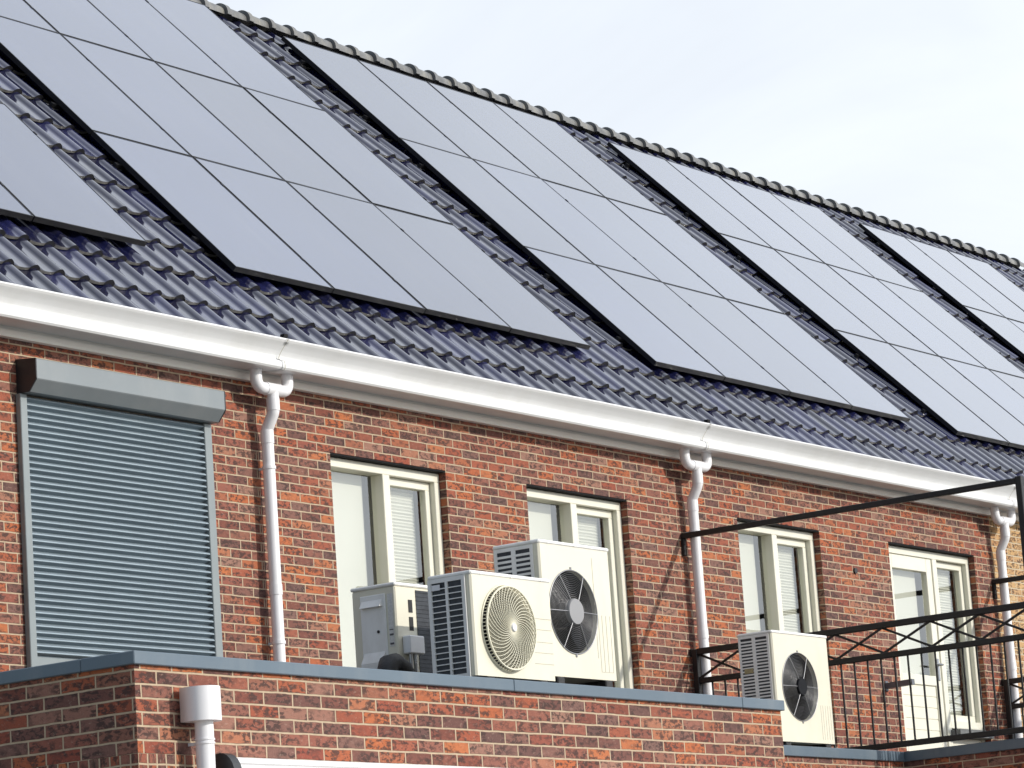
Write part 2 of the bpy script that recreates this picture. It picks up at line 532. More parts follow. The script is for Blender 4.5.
# ------------------------------------------------------------------ windows
def wall_with_holes(x0, x1, z0, z1, y, holes, reveal, mi=0):
    mb = MB()
    xs = sorted({x0, x1, *[h[0] for h in holes], *[h[1] for h in holes]})
    zs = sorted({z0, z1, *[h[2] for h in holes], *[h[3] for h in holes]})
    for i in range(len(xs) - 1):
        for j in range(len(zs) - 1):
            cx = (xs[i] + xs[i + 1]) / 2; cz = (zs[j] + zs[j + 1]) / 2
            if any(h[0] < cx < h[1] and h[2] < cz < h[3] for h in holes): continue
            mb.add([(xs[i], y, zs[j]), (xs[i + 1], y, zs[j]), (xs[i + 1], y, zs[j + 1]), (xs[i], y, zs[j + 1])], [(0, 1, 2, 3)], mi)
    for a, b, c, d in holes:
        for q in ([(a, c), (a, d)], [(b, d), (b, c)], [(a, d), (b, d)], [(b, c), (a, c)]):
            (xa, za), (xb, zb) = q
            mb.add([(xa, y, za), (xa, y + reveal, za), (xb, y + reveal, zb), (xb, y, zb)], [(0, 1, 2, 3)], mi)
    return mb

ZT = 4.01 + ZC
ZB = 2.16 + ZC
FY = 0.06          # front of the frames behind the face of the bricks

def window(root, x0, x1, mx, door=False, blind_drop=None):
    """x0..x1 opening, mx centre of the mullion"""
    w = MB()
    zt, zb = ZT - 0.016, ZB
    jw, mw, hd = 0.062, 0.082, 0.066
    y0, y1 = FY, FY + 0.11
    w.cbox(x0 + .002, x0 + jw, y0, y1, zb, zt - hd)
    w.cbox(x1 - jw, x1 - .002, y0, y1, zb, zt - hd)
    w.cbox(mx - mw / 2, mx + mw / 2, y0, y1, zb, zt - hd)
    w.cbox(x0 + .002, x1 - .002, y0, y1, zt - hd, zt)
    zr = zb + (0.235 if door else 0.0)        # right light ends higher beside the door
    w.cbox(mx + mw / 2, x1 - jw, y0 + .001, y1, zr, zr + 0.07)
    name = 'balcony_door' if door else 'window'
    fr = w.build(name, 'cream_frame', root)
    lt = MB(); lt.cbox(x0 + .002, x1 - .002, 0.003, FY + .05, ZT - 0.014, ZT - 0.002, .002)
    lt.build('lintel', 'lintel_steel', fr)
    ax, bx = x0 + jw, mx - mw / 2            # left light
    cx, dx = mx + mw / 2, x1 - jw            # right light
    # right sash
    s = MB(); sw = 0.058; sy0, sy1 = y0 + 0.045, y0 + 0.10
    za, zc = zr + 0.072, zt - hd - 0.002
    s.cbox(cx + .002, cx + sw, sy0, sy1, za + sw, zc - sw)
    s.cbox(dx - sw, dx - .002, sy0, sy1, za + sw, zc - sw)
    s.cbox(cx + .002, dx - .002, sy0, sy1, zc - sw, zc)
    s.cbox(cx + .002, dx - .002, sy0, sy1, za, za + sw)
    s.build('sash', 'cream_frame', fr)
    gp = MB(); gy = sy0 + 0.028
    gp.add([(cx + sw, gy, za + sw), (dx - sw, gy, za + sw), (dx - sw, gy, zc - sw), (cx + sw, gy, zc - sw)], [(0, 1, 2, 3)])
    gp.build('pane', 'window_glass', fr)
    if door:
        d = MB(); dy0, dy1 = y0 + 0.012, y0 + 0.075
        st = 0.105; zk = 2.79 + ZC
        zd0 = zb - 0.16 + 0.162
        d.cbox(ax + .003, ax + st, dy0, dy1, zd0, zc)
        d.cbox(bx - st, bx - .003, dy0, dy1, zd0, zc)
        d.cbox(ax + st, bx - st, dy0, dy1, zc - 0.125, zc)
        d.cbox(ax + st, bx - st, dy0, dy1, zk - .02, zk + .07)
        d.cbox(ax + st, bx - st, dy0, dy1, zd0, zd0 + .10)
        nb = 5; hh = (zk - .02 - zd0 - .10) / nb
        for i in range(nb):
            d.cbox(ax + st, bx - st, dy0 + .012, dy1, zd0 + .10 + i * hh, zd0 + .10 + (i + 1) * hh, .007)
        lf = d.build('door_leaf', 'cream_frame', fr)
        g2 = MB(); g2.add([(ax + st, dy0 + .03, zk + .07), (bx - st, dy0 + .03, zk + .07), (bx - st, dy0 + .03, zc - .125), (ax + st, dy0 + .03, zc - .125)], [(0, 1, 2, 3)])
        g2.build('pane', 'window_glass', fr)
        h = MB(); hx = bx - .05; hz = 2.93 + ZC
        h.cbox(hx - .018, hx + .018, dy0 - .008, dy0, hz - .11, hz + .09)
        h.tube([(hx, dy0, hz + .03), (hx, dy0 - .05, hz + .03), (hx - .12, dy0 - .05, hz + .03)], .010, 8)
        h.build('handle', 'handle_metal', fr)
        zl = zk + .07; zlt = zc - .125; la, lb = ax + st, bx - st
        yb = dy0 + .10
    else:
        g2 = MB(); g2.add([(ax, y0 + .07, zb), (bx, y0 + .07, zb), (bx, y0 + .07, zt - hd), (ax, y0 + .07, zt - hd)], [(0, 1, 2, 3)])
        g2.build('pane', 'window_glass', fr)
        zl, zlt, la, lb = zb, zt - hd, ax, bx
        yb = y0 + .155
    # blinds behind the glass
    bl = MB(); bl.box(la - .08, lb - 0.045, yb, yb + .003, zl - .06, zlt + .06)
    bl.build('roller_blind', 'blind_cloth', fr)
    pl = MB()
    zz0 = za + 0.02 if blind_drop is None else blind_drop
    ztop = zc + .02
    n = int((ztop - zz0) / 0.024)
    xa, xb = cx - .03, dx - sw - 0.018
    vs = []; fs = []
    for i in range(2 * n + 1):
        z = zz0 + (ztop - zz0) * i / (2 * n)
        yy = y1 + .035 + (0.0045 if i % 2 else -0.0045)
        xe = xb + (0.010 if i % 2 else 0)
        vs += [(xa, yy, z), (xe, yy, z)]
    for i in range(2 * n):
        fs.append((2 * i, 2 * i + 1, 2 * i + 3, 2 * i + 2))
    pl.add(vs, fs)
    pl.build('pleated_blind', 'blind_pleated', fr)
    if door:
        sl = MB(); sl.cbox(mx + .02, x1 - .002, -0.035, y1, zr - .085, zr - .015, .004)
        sl.build('sill', 'stone_sill', fr)
        fl = MB(); fl.box(mx + mw / 2, x1 - .002, y0 + .015, y1, zb, zr - .087)
        fl.build('infill_panel', 'cream_frame', fr)
    return fr

# ------------------------------------------------------------------ downpipe of the gutter
def downpipe(root, x, zbot):
    d = MB(); r = 0.041
    yo = -0.150; yw = -0.085; zg = 4.452 + ZC; zh = 4.335 + ZC
    def arcpts(c, a0, a1, rad, n=6):
        return [(c[0] + rad * math.cos(a0 + (a1 - a0) * i / n), yo, c[1] + rad * math.sin(a0 + (a1 - a0) * i / n)) for i in range(n + 1)]
    path = [(x - .165, yo, zg + .02)] + arcpts((x - .165 + .06, zh + .06), math.pi, 1.5 * math.pi, .06) \
        + arcpts((x + .165 - .06, zh + .06), 1.5 * math.pi, 2 * math.pi, .06) + [(x + .165, yo, zg + .02)]
    d.tube(path, r, 14)
    d.tube([(x, yo, zh), (x, yo, zh - .15), (x, yo + .006, zh - .165), (x, yw - .006, zh - .255), (x, yw, zh - .27), (x, yw, zbot)], r, 16)
    pipe = d.build('downpipe', 'white_pipe', root)
    for z0, z1 in ((zh - .145, zh - .06), (zh - .36, zh - .27), (2.95 + ZC, 3.02 + ZC)):
        yy = yo if z0 > zh - .2 else yw
        c = MB(); c.tube([(x, yy, z0), (x, yy, z1)], r + .004, 16)
        c.build('collar', 'white_pipe', pipe)
    c = MB(); c.tube([(x - .075, yo, zh), (x + .075, yo, zh)], r + .004, 14)
    c.build('pipe_tee', 'white_pipe', pipe)
    for z in (3.80 + ZC, 2.62 + ZC):
        k = MB(); k.tube([(x, yw, z), (x, yw, z + .022)], r + .006, 14)
        k.bar((x, yw + .03, z + .011), (x, 0.0, z + .011), .012, .016)
        k.build('pipe_clip', 'white_pipe', pipe)
    return pipe

GUT = [(-.03, 4.470), (-.250, 4.449), (-.272, 4.452), (-.282, 4.464), (-.284, 4.484), (-.278, 4.502), (-.262, 4.514), (-.236, 4.522), (-.230, 4.530), (-.240, 4.550), (-.262, 4.578),
       (-.288, 4.606), (-.312, 4.630), (-.322, 4.644), (-.320, 4.654), (-.310, 4.656), (-.298, 4.646), (-.250, 4.600), (-.215, 4.54), (-.225, 4.49), (-.05, 4.490), (-.04, 4.62), (-.03, 4.62)]
GUT = [(y, z + ZC) for y, z in GUT]

def house(x0, x1, label, mat, wins, pipe_right, first=False, last=False):
    root = empty('terraced_house', ((x0 + x1) / 2, 0, 0), label, 'house', 'brick terraced houses in one row')
    holes = [(a, b, ZB, ZT) for (a, b, m_, dr, bd) in wins]
    mb = wall_with_holes(x0, x1, 0, 4.50 + ZC, 0.0, holes, 0.20)
    zb = 4.5 + ZC
    for xs in ([x0] if first else []) + ([x1] if last else []):
        mb.add([(xs, 0, 0), (xs, DEPTH, 0), (xs, DEPTH, zb), (xs, 0, zb)], [(0, 1, 2, 3)])
        mb.add([(xs, 0, zb), (xs, DEPTH, zb), (xs, APEX_Y, APEX_Z - .02)], [(0, 1, 2)])
    mb.build('brick_wall', mat, root)
    bw_ = MB(); bw_.add([(x0, DEPTH, 0), (x1, DEPTH, 0), (x1, DEPTH, zb), (x0, DEPTH, zb)], [(0, 1, 2, 3)])
    bw_.build('back_wall', mat, root)
    # room behind the windows
    if wins:
        rm = MB()
        rm.box(x0 + .05, x1 - .05, .40, 3.5, 1.98 + ZC, 2.0 + ZC)
        rm.box(x0 + .05, x1 - .05, 3.5, 3.6, 2.0 + ZC, 4.4 + ZC)
        rm.box(x0 + .05, x1 - .05, .40, 3.6, 4.4 + ZC, 4.42 + ZC)
        rm.box(x0 + .03, x0 + .05, .40, 3.6, 1.98 + ZC, 4.42 + ZC)
        rm.box(x1 - .05, x1 - .03, .40, 3.6, 1.98 + ZC, 4.42 + ZC)
        rm.build('room', 'room_plaster', root)
    t = tiles(x0, x1, random.Random(int(x0 * 10)))
    # back slope
    t.add([(x0, DEPTH + .2, 4.45 + ZC), (x1, DEPTH + .2, 4.45 + ZC), (x1, APEX_Y, APEX_Z), (x0, APEX_Y, APEX_Z)], [(0, 1, 2, 3)], 0)
    # boarding under the tiles
    t.add([roofp(x0, S_EAVE + .02, TILE_OFF - .03), roofp(x1, S_EAVE + .02, TILE_OFF - .03), roofp(x1, S_TOP, TILE_OFF - .03), roofp(x0, S_TOP, TILE_OFF - .03)], [(0, 1, 2, 3)], 0)
    rf = t.build('tiled_roof', ['roof_tile', 'tile_lip', 'tile_hollow_shade', 'roof_tile_dull', 'roof_tile_dark'], root)
    ridge(x0, x1).build('ridge_tiles', 'ridge_tile', rf)
    # gutter and fascia
    gt = MB(); gt.extx(GUT, x0 + .002, x1 - .002)
    go = gt.build('gutter', 'white_pvc', root)
    jn = MB()
    for xs in ([x1] if pipe_right else []):
        pr = [(y - .004 if y < -.2 else y, z - (.004 if z < 4.5 + ZC else -.004)) for y, z in GUT[:14]]
        jn.extx(pr, xs - .035, xs + .010, closed=False)
        p2 = [(y - .0015 if y < -.2 else y, z - (.0015 if z < 4.5 + ZC else -.0015)) for y, z in pr]
        jn.extx(p2, xs - .016, xs - .010, closed=False, mi=2)
        jn.box(xs - .045, xs - .005, -.320, -.285, 4.661 + ZC, 4.684 + ZC, 1)
    if pipe_right: jn.build('gutter_joint', ['white_pvc', 'lintel_steel', 'ac_seam'], go)
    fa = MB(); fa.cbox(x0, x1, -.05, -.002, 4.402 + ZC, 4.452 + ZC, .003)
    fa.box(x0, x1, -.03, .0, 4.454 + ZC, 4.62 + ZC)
    fa.build('fascia', 'fascia_bounce_white', root)
    for (a, b, m_, dr, bd) in wins:
        window(root, a, b, m_, dr, bd)
    if pipe_right:
        downpipe(root, x1 + 0.006, 0.0)
    return root

HB = [11.75, 17.11, 22.44, 27.79, 33.12, 38.45]
h1 = house(HB[0], HB[1], 'red brick house whose window is closed by a grey roller shutter, farthest left', 'brick_red', [], True, first=True)
h2 = house(HB[1], HB[2], 'red brick house with two cream windows behind the three grouped outdoor units', 'brick_red',
           [(17.895, 19.235, 18.60, False, 2.62 + ZC), (20.25, 21.615, 20.955, False, None)], True)
h3 = house(HB[2], HB[3], 'red brick house with a cream balcony door and a black steel railing in front', 'brick_red',
           [(23.255, 24.590, 23.935, False, None), (25.795, 27.415, 26.742, True, None)], True)
h4 = house(HB[3], HB[4], 'light yellow brick house beside the third downpipe at the right edge', 'brick_yellow', [], True)
h5 = house(HB[4], HB[5], 'farthest house, only its dark tiled roof showing at the far right edge', 'brick_red', [], False, last=True)

# roller shutter on the first house
prof = [(-.002, 4.275 + ZC), (-.006, 4.278 + ZC), (-.163, 4.262 + ZC), (-.168, 4.255 + ZC), (-.168, 4.135 + ZC), (-.164, 4.128 + ZC), (-.105, 4.060 + ZC), (-.002, 4.060 + ZC)]
bx = MB(); bx.extx(prof, 14.810, 16.590)
so = bx.build('roller_shutter', 'shutter_box', h1)
pe = [(y * 1.012 if y < -.1 else y, z) for y, z in prof]
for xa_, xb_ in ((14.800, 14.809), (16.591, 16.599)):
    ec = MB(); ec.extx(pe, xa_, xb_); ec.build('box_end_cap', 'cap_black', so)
for xa_, xb_ in ((14.785, 14.846), (16.518, 16.592)):
    sh = MB(); sh.cbox(xa_, xb_, -.044, -.002, 0.9 + ZC, 4.058 + ZC, .004); sh.build('guide_rail', 'shutter_rail', so)
cu = MB()
pitch = 0.0405; z = 2.434 + ZC
vs = []; fs = []; rows = []
while z < 4.030 + ZC:
    for k, (y, dz) in enumerate(((-.003, .0), (-.004, .0050), (-.0375, .0180), (-.0390, .0193), (-.0392, .0215), (-.0375, .0265), (-.0315, .0325), (-.0180, .0380), (-.008, .0395), (-.003, .0400))):
        rows.append((y, z + dz))
    z += pitch
for y, zz in rows: vs += [(14.847, y, zz), (16.517, y, zz)]
for i in range(len(rows) - 1): fs.append((2 * i, 2 * i + 1, 2 * i + 3, 2 * i + 2))
cu.add(vs, fs, 0)
cu.build('slat_curtain', 'shutter_slat', so)
bl = MB(); bl.cbox(14.847, 16.517, -.022, -.004, 2.345 + ZC, 2.432 + ZC, .003)
bl.build('bottom_bar', 'shutter_rail', so)

# small things screwed to the third house's wall
am = MB()
am.cbox(25.50, 25.55, -.012, -.002, 2.67 + ZC, 2.76 + ZC)
am.bar((25.525, -.01, 2.715 + ZC), (25.525, -.27, 2.722 + ZC), .05, .05)
am.build('wall_arm', 'arm_metal', h3)
vh = MB(); vh.tube([(25.15, -.002, 3.70 + ZC), (25.15, -.015, 3.70 + ZC)], .026, 12)
vh.build('vent_pipe', 'black_rubber', h3)

# ------------------------------------------------------------------ flat-roofed extensions
def coping_piece(mb, x0, x1, y0, y1, zt, hgt):
    mb.cbox(x0, x1, y0, y1, zt - hgt, zt, .004)

# first: long flat-roofed extension with the hopper
E1 = empty('brick_extension', (13.9, -2.0, 0), 'near brick extension with grey coping and a white rain hopper on its front', 'extension', 'flat roofed brick extensions')
ex0, ex1, ey = 11.092, 16.672, -4.15
zt1 = 1.77 + ZC
sold_t, sold_b = 1.315 + ZC, 1.105 + ZC
m1 = MB()
za, zb_ = 0, zt1 - .055
m1.add([(ex0, 0, za), (ex0, ey, za), (ex1, ey, za), (ex1, 0, za), (ex0, 0, zb_), (ex0, ey, zb_), (ex1, ey, zb_), (ex1, 0, zb_)], [(0, 1, 5, 4), (1, 2, 6, 5), (2, 3, 7, 6)])
m1.build('brick_wall', 'brick_red', E1)
m2 = MB(); q_ = .003
m2.add([(ex0 - q_, 0, sold_b), (ex0 - q_, ey - q_, sold_b), (ex1, ey - q_, sold_b), (ex0 - q_, 0, sold_t), (ex0 - q_, ey - q_, sold_t), (ex1, ey - q_, sold_t)], [(0, 1, 4, 3), (1, 2, 5, 4)])
m2.add([(ex0 - q_, 0, sold_t), (ex0 - q_, ey - q_, sold_t), (ex1, ey - q_, sold_t), (ex0, 0, sold_t), (ex0, ey, sold_t), (ex1, ey, sold_t)], [(0, 1, 4, 3), (1, 2, 5, 4)])
m2.build('soldier_course', 'brick_red_soldier', E1)
cp = MB()
o = .022; wd = .30
coping_piece(cp, ex0 - o, 13.98, ey - o, ey + wd, zt1, .060)
coping_piece(cp, 13.983, 16.22, ey - o, ey + wd, zt1, .060)
coping_piece(cp, 16.223, ex1 + o - .006, ey - o, ey + wd, zt1, .060)
coping_piece(cp, ex0 - o, ex0 + wd, ey + wd + .002, -.01, zt1 - .001, .059)
coping_piece(cp, ex1 - wd, ex1 + o, ey + wd + .002, -.01, zt1 - .001, .059)
cp.build('coping', 'coping_alu', E1)
fr = MB(); fr.box(ex0 + .02, ex1 - .02, ey + .02, -.02, 1.66 + ZC, 1.70 + ZC)
fr.build('flat_roof', 'roof_felt', E1)
# downpipe with hopper
hp = MB(); px, py = 11.437, -4.245
hp.tube([(px, py, 0), (px, py, 1.47 + ZC)], .043, 18)
dp = hp.build('downpipe', 'white_pipe', E1)
hh = MB()
hz0, hz1 = 1.458 + ZC, 1.612 + ZC
A = [(px + math.cos(a) * .083, py + math.sin(a) * .080) for a in [math.pi + i * math.pi / 16 for i in range(17)]]
A = [(px - .078, py + .07)] + A + [(px + .078, py + .07)]
nA = len(A)
vs = [(x, y, hz0) for x, y in A] + [(x, y, hz1) for x, y in A]
hh.add(vs, [(i, (i + 1) % nA, nA + (i + 1) % nA, nA + i) for i in range(nA)], 0, True)
hh.add(vs, [tuple(range(nA - 1, -1, -1)), tuple(range(nA, 2 * nA))], 0)
hh.build('rain_hopper', 'white_pipe', dp)
cl = MB()
for z in (1.372, 1.355): cl.tube([(px, py, z + ZC), (px, py, z + .008 + ZC)], .047, 18)
cl.bar((px, py + .03, 1.362 + ZC), (px, ey, 1.362 + ZC), .012, .014)
cl.build('pipe_clip', 'white_pipe', dp)

# awning cassette on the front
AW = empty('retractable_awning', (13.6, -4.25, 1.2 + ZC), 'white folded awning cassette low on the near extension, right of the rain hopper', 'awning')
aw = MB()
pa = [(-4.152, 1.300), (-4.20, 1.306), (-4.262, 1.300), (-4.285, 1.288), (-4.292, 1.272), (-4.280, 1.262), (-4.290, 1.255), (-4.300, 1.19), (-4.28, 1.14), (-4.152, 1.14)]
aw.extx([(y, z + ZC) for y, z in pa], 11.603, 15.9)
aw.build('cassette', 'soft_white', AW)
ac = MB()
pc = [(-4.15 - .085 + .085 * math.cos(a), 1.215 + .105 * math.sin(a)) for a in [math.pi * 2 * i / 24 for i in range(24)]]
ac.extx([(y, z + ZC) for y, z in pc], 11.545, 11.600)
ac.build('end_cap', 'cap_black', AW)

# second: shallow extension carrying the single unit
zt2 = 1.868 + ZC
E2 = empty('brick_extension', (19.5, -1.0, 0), 'shallow brick extension with dark coping below the single outdoor unit at the railing', 'extension', 'flat roofed brick extensions')
fx0, fx1, fy = 16.70, 22.36, -1.815
m1 = MB()
m1.add([(fx0, fy, 0), (fx1 + .05, fy, 0), (fx1 + .05, fy, zt2 - .07), (fx0, fy, zt2 - .07)], [(0, 1, 2, 3)])
m1.build('brick_wall', 'brick_red', E2)
cp = MB(); coping_piece(cp, fx0, fx1, fy - .025, fy + .28, zt2, .075)
cp.build('coping', 'coping_alu', E2)
fr = MB(); fr.box(fx0, fx1, fy + .02, -.02, 1.72 + ZC, 1.76 + ZC)
fr.build('flat_roof', 'roof_felt', E2)

# third: extension that carries the balcony
E3 = empty('brick_extension', (27.5, -2.2, 0), 'brick extension at the lower right with dark coping carrying the black balcony railing', 'extension', 'flat roofed brick extensions')
gx0, gx1, gy = 22.392, 33.1, -4.15
m1 = MB()
zq = zt2 - .07
m1.add([(gx0, 0, 0), (gx0, gy, 0), (gx1, gy, 0), (gx1, 0, 0), (gx0, 0, zq), (gx0, gy, zq), (gx1, gy, zq), (gx1, 0, zq)], [(0, 1, 5, 4), (1, 2, 6, 5), (2, 3, 7, 6)])
m1.build('brick_wall', 'brick_red', E3)
cp = MB()
coping_piece(cp, gx0 - .024, gx0 + .20, gy + .3, -.005, zt2 + .001, .076)
coping_piece(cp, gx0 - .024, gx1 + .02, gy - .024, gy + .298, zt2, .075)
cp.build('coping', 'coping_alu', E3)
fr = MB(); fr.box(gx0 + .02, gx1 - .02, gy + .02, -.02, 1.78 + ZC, 1.82 + ZC)
fr.build('flat_roof', 'roof_felt', E3)

# ------------------------------------------------------------------ balcony railings
def railing(x, label):
    zR = [2.845 + ZC, 2.612 + ZC, 1.928 + ZC]
    yE = -2.985
    ro = empty('balcony_railing', (x, -1.5, zt2), label, 'railing', 'black steel balcony railings')
    p = MB(); p.cbox(x - .025, x + .025, -.070, -.022, zt2, zR[0] + .02, .004)
    p.cbox(x - .02, x + .02, -.024, -.002, zR[0] - .035, zR[0] + .028)
    p.build('post', 'black_steel', ro)
    p = MB(); p.cbox(x - .026, x + .026, yE - .05, yE, zt2, 3.81 + ZC, .004)
    p.build('post', 'black_steel', ro)
    r = MB(); r.cbox(x - .022, x + .022, yE, -.070, zR[0] - .024, zR[0] + .024, .004); r.build('top_rail', 'black_steel', ro)
    r = MB(); r.cbox(x - .020, x + .020, yE, -.070, zR[1] - .022, zR[1] + .022, .004); r.build('middle_rail', 'black_steel', ro)
    r = MB(); r.cbox(x - .022, x + .022, yE, -.070, zR[2] - .022, zR[2] + .022, .004); r.build('bottom_rail', 'black_steel', ro)
    la = MB(); n = 7; st = (-.070 - yE) / n
    for i in range(n):
        ya, yb = yE + i * st, yE + (i + 1) * st
        la.bar((x - .005, ya, zR[0] - .02), (x - .005, yb, zR[1] + .02), .010, .018)
        la.bar((x + .006, ya, zR[1] + .02), (x + .006, yb, zR[0] - .02), .010, .018)
    la.build('lattice', 'black_steel', ro)
    k = 0; y = -.18
    while y > yE + .03:
        b = MB(); b.tube([(x, y, zR[2] + .02), (x, y, zR[1] - .02)], .0085, 8, cap=False)
        b.build('baluster', 'black_steel', ro)
        y -= .117
    # bar up above, from the wall to the tall post, then along the front
    b = MB(); b.cbox(x - .020, x + .020, yE, -.004, 3.757 + ZC, 3.801 + ZC, .004)
    b.build('overhead_bar', 'black_steel', ro)
    b = MB(); b.cbox(x - .018, x + .018, -.03, -.002, 3.62 + ZC, 3.757 + ZC, .004)
    for zz in (3.66, 3.71): b.tube([(x - .01, -.03, zz + ZC), (x - .01, -.036, zz + ZC)], .007, 8)
    b.build('wall_bracket', 'black_steel', ro)
    # front side of the balcony
    f = MB()
    for zz in zR: f.cbox(x + .027, x + 3.2, yE - .045, yE - .005, zz - .023, zz + .023, .004)
    f.cbox(x + .027, x + 3.2, yE - .045, yE - .005, 3.757 + ZC, 3.801 + ZC, .004)
    for i in range(26): f.box(x + .14 + i * .117, x + .154 + i * .117, yE - .032, yE - .018, zR[2] + .02, zR[1] - .02)
    f.build('front_rails', 'black_steel', ro)
    return ro

railing(22.378, 'long black railing with crossed lattice in front of the cream balcony door')
railing(27.737, 'short stretch of black railing at the lower right edge, beside the third downpipe')

# ------------------------------------------------------------------ outdoor units
def front_with_hole(x0, x1, z0, z1, y, cx, cz, r, n=64):
    """front plate with a round opening"""
    vs_o = []; vs_i = []
    angs = [2 * math.pi * k / n for k in range(n)]
    cor = [math.atan2(z - cz, x - cx) % (2 * math.pi) for x, z in ((x0, z0), (x1, z0), (x1, z1), (x0, z1))]
    angs = sorted(set(angs + cor))
    for a in angs:
        c, s = math.cos(a), math.sin(a)
        ts = []
        if c > 1e-9: ts.append((x1 - cx) / c)
        if c < -1e-9: ts.append((x0 - cx) / c)
        if s > 1e-9: ts.append((z1 - cz) / s)
        if s < -1e-9: ts.append((z0 - cz) / s)
        t_ = min(ts)
        vs_o.append((cx + c * t_, y, cz + s * t_)); vs_i.append((cx + c * r, y, cz + s * r))
    m_ = len(angs)
    return vs_o, vs_i, m_

def unit_body(root, x0, x1, y0, y1, z0, z1, cx, cz, r, cav=.13):
    """casing with its round fan opening, lid and dark fan cavity"""
    lid = 0.022; c = .010
    b = MB()
    zt = z1 - lid
    # front plate with softened edge
    vo, vi, m_ = front_with_hole(x0 + c, x1 - c, z0 + .003, zt, y0, cx, cz, r)
    b.add(vo + vi, [(i, (i + 1) % m_, m_ + (i + 1) % m_, m_ + i) for i in range(m_)])
    vi2 = [(x, y0 + .03, z) for x, y, z in vi]
    b.add(vi + vi2, [(i, (i + 1) % m_, m_ + (i + 1) % m_, m_ + i) for i in range(m_)], 0, True)
    for xa, xb in ((x0 + c, x0), (x1 - c, x1)):
        b.add([(xa, y0, z0 + .003), (xb, y0 + c, z0 + .003), (xb, y0 + c, zt), (xa, y0, zt)], [(0, 1, 2, 3)])
    for xs in (x0, x1):
        b.add([(xs, y0 + c, z0 + .003), (xs, y1, z0 + .003), (xs, y1, zt), (xs, y0 + c, zt)], [(0, 1, 2, 3)])
    b.add([(x0, y1, z0 + .003), (x1, y1, z0 + .003), (x1, y1, zt), (x0, y1, zt)], [(0, 1, 2, 3)])
    b.add([(x0, y0, z0 + .003), (x1, y0, z0 + .003), (x1, y1, z0 + .003), (x0, y1, z0 + .003)], [(0, 1, 2, 3)])
    b.build('casing', 'ac_cream', root)
    l = MB(); l.cbox(x0 - .004, x1 + .004, y0 - .004, y1 + .004, zt, z1, .007)
    for fx in (.12, .5, .88):
        l.tube([(x0 + (x1 - x0) * fx, y0 - .006, zt + .008), (x0 + (x1 - x0) * fx, y0 - .003, zt + .008)], .005, 8)
    l.build('lid', 'ac_lid', root)
    f = MB()
    pts = circ(cx, cz, r - .001, 48)
    f.add([(x, y0 + .028, z) for x, z in pts] + [(x, y0 + cav, z) for x, z in pts], [(i, (i + 1) % 48, 48 + (i + 1) % 48, 48 + i) for i in range(48)], 0, True)
    f.add([(x, y0 + cav, z) for x, z in pts], [tuple(range(48))])
    f.build('fan_shroud', 'fan_cavity', root)

def fan_blades(root, cx, cz, y, r, n=3, a0=.4, hub=.06, hubmat='fan_black'):
    b = MB()
    for k in range(n):
        a = a0 + 2 * math.pi * k / n
        vs = []; fs = []
        NR, NA = 7, 7
        span = 2 * math.pi / n * .80
        for i in range(NR + 1):
            rr = hub * .9 + (r * .94 - hub * .9) * i / NR
            sw = 0.55 * (i / NR) ** 1.3
            for j in range(NA + 1):
                u = j / NA
                th = a + sw + (u - .5) * span * (0.75 + .35 * i / NR)
                yy = y + (u - .5) * .07 * (1 - .35 * i / NR) + .006 * math.sin(math.pi * u)
                vs.append((cx + rr * math.cos(th), yy, cz + rr * math.sin(th)))
        for i in range(NR):
            for j in range(NA):
                q = i * (NA + 1) + j
                fs.append((q, q + 1, q + NA + 2, q + NA + 1))
        b.add(vs, fs, 0, True)
    b.tube([(cx, y - .03, cz), (cx, y + .05, cz)], hub, 28)
    return b.build('fan', 'fan_black', root)

def ring(mb, cx, cz, y, r, wr, n=48, m_=6):
    vs = []; fs = []
    for i in range(n):
        a = 2 * math.pi * i / n
        for j in range(m_):
            bth = 2 * math.pi * j / m_
            rr = r + wr * math.cos(bth)
            vs.append((cx + rr * math.cos(a), y + wr * math.sin(bth), cz + rr * math.sin(a)))
    for i in range(n):
        for j in range(m_):
            fs.append((i * m_ + j, i * m_ + (j + 1) % m_, ((i + 1) % n) * m_ + (j + 1) % m_, ((i + 1) % n) * m_ + j))
    mb.add(vs, fs, 0, True)

def wire_guard(root, cx, cz, y, r, hub_r, hubmat, a0=0.0):
    g_ = MB()
    k = 0
    rr = hub_r + .012
    while rr < r:
        ring(g_, cx, cz, y - .012 * math.cos(rr / r * math.pi / 2) , rr, .0009, 48, 4)
        rr += .0105
    g_.build('wire_guard', 'guard_steel', root)
    s_ = MB()
    for q in range(6):
        a = a0 + q * math.pi / 3
        pts = [(cx + t_ * math.cos(a), y - .015 * math.cos(t_ / r * math.pi / 2), cz + t_ * math.sin(a)) for t_ in (hub_r * .8, r * .5, r * .8, r + .006)]
        s_.tube(pts, .0032, 6)
    ring(s_, cx, cz, y, r + .002, .004, 56, 6)
    for a in (math.pi / 2, -math.pi / 2):
        s_.cbox(cx + (r + .01) * math.cos(a) - .008, cx + (r + .01) * math.cos(a) + .008, y - .004, y + .006, cz + (r + .010) * math.sin(a) - .010, cz + (r + .010) * math.sin(a) + .010, .003)
    s_.build('guard_spokes', 'guard_steel', root)
    h = MB(); h.tube([(cx, y - .022, cz), (cx, y - .012, cz), (cx, y + .004, cz)], hub_r, 36, radii=[hub_r * .93, hub_r, hub_r])
    h.build('guard_hub', hubmat, root)

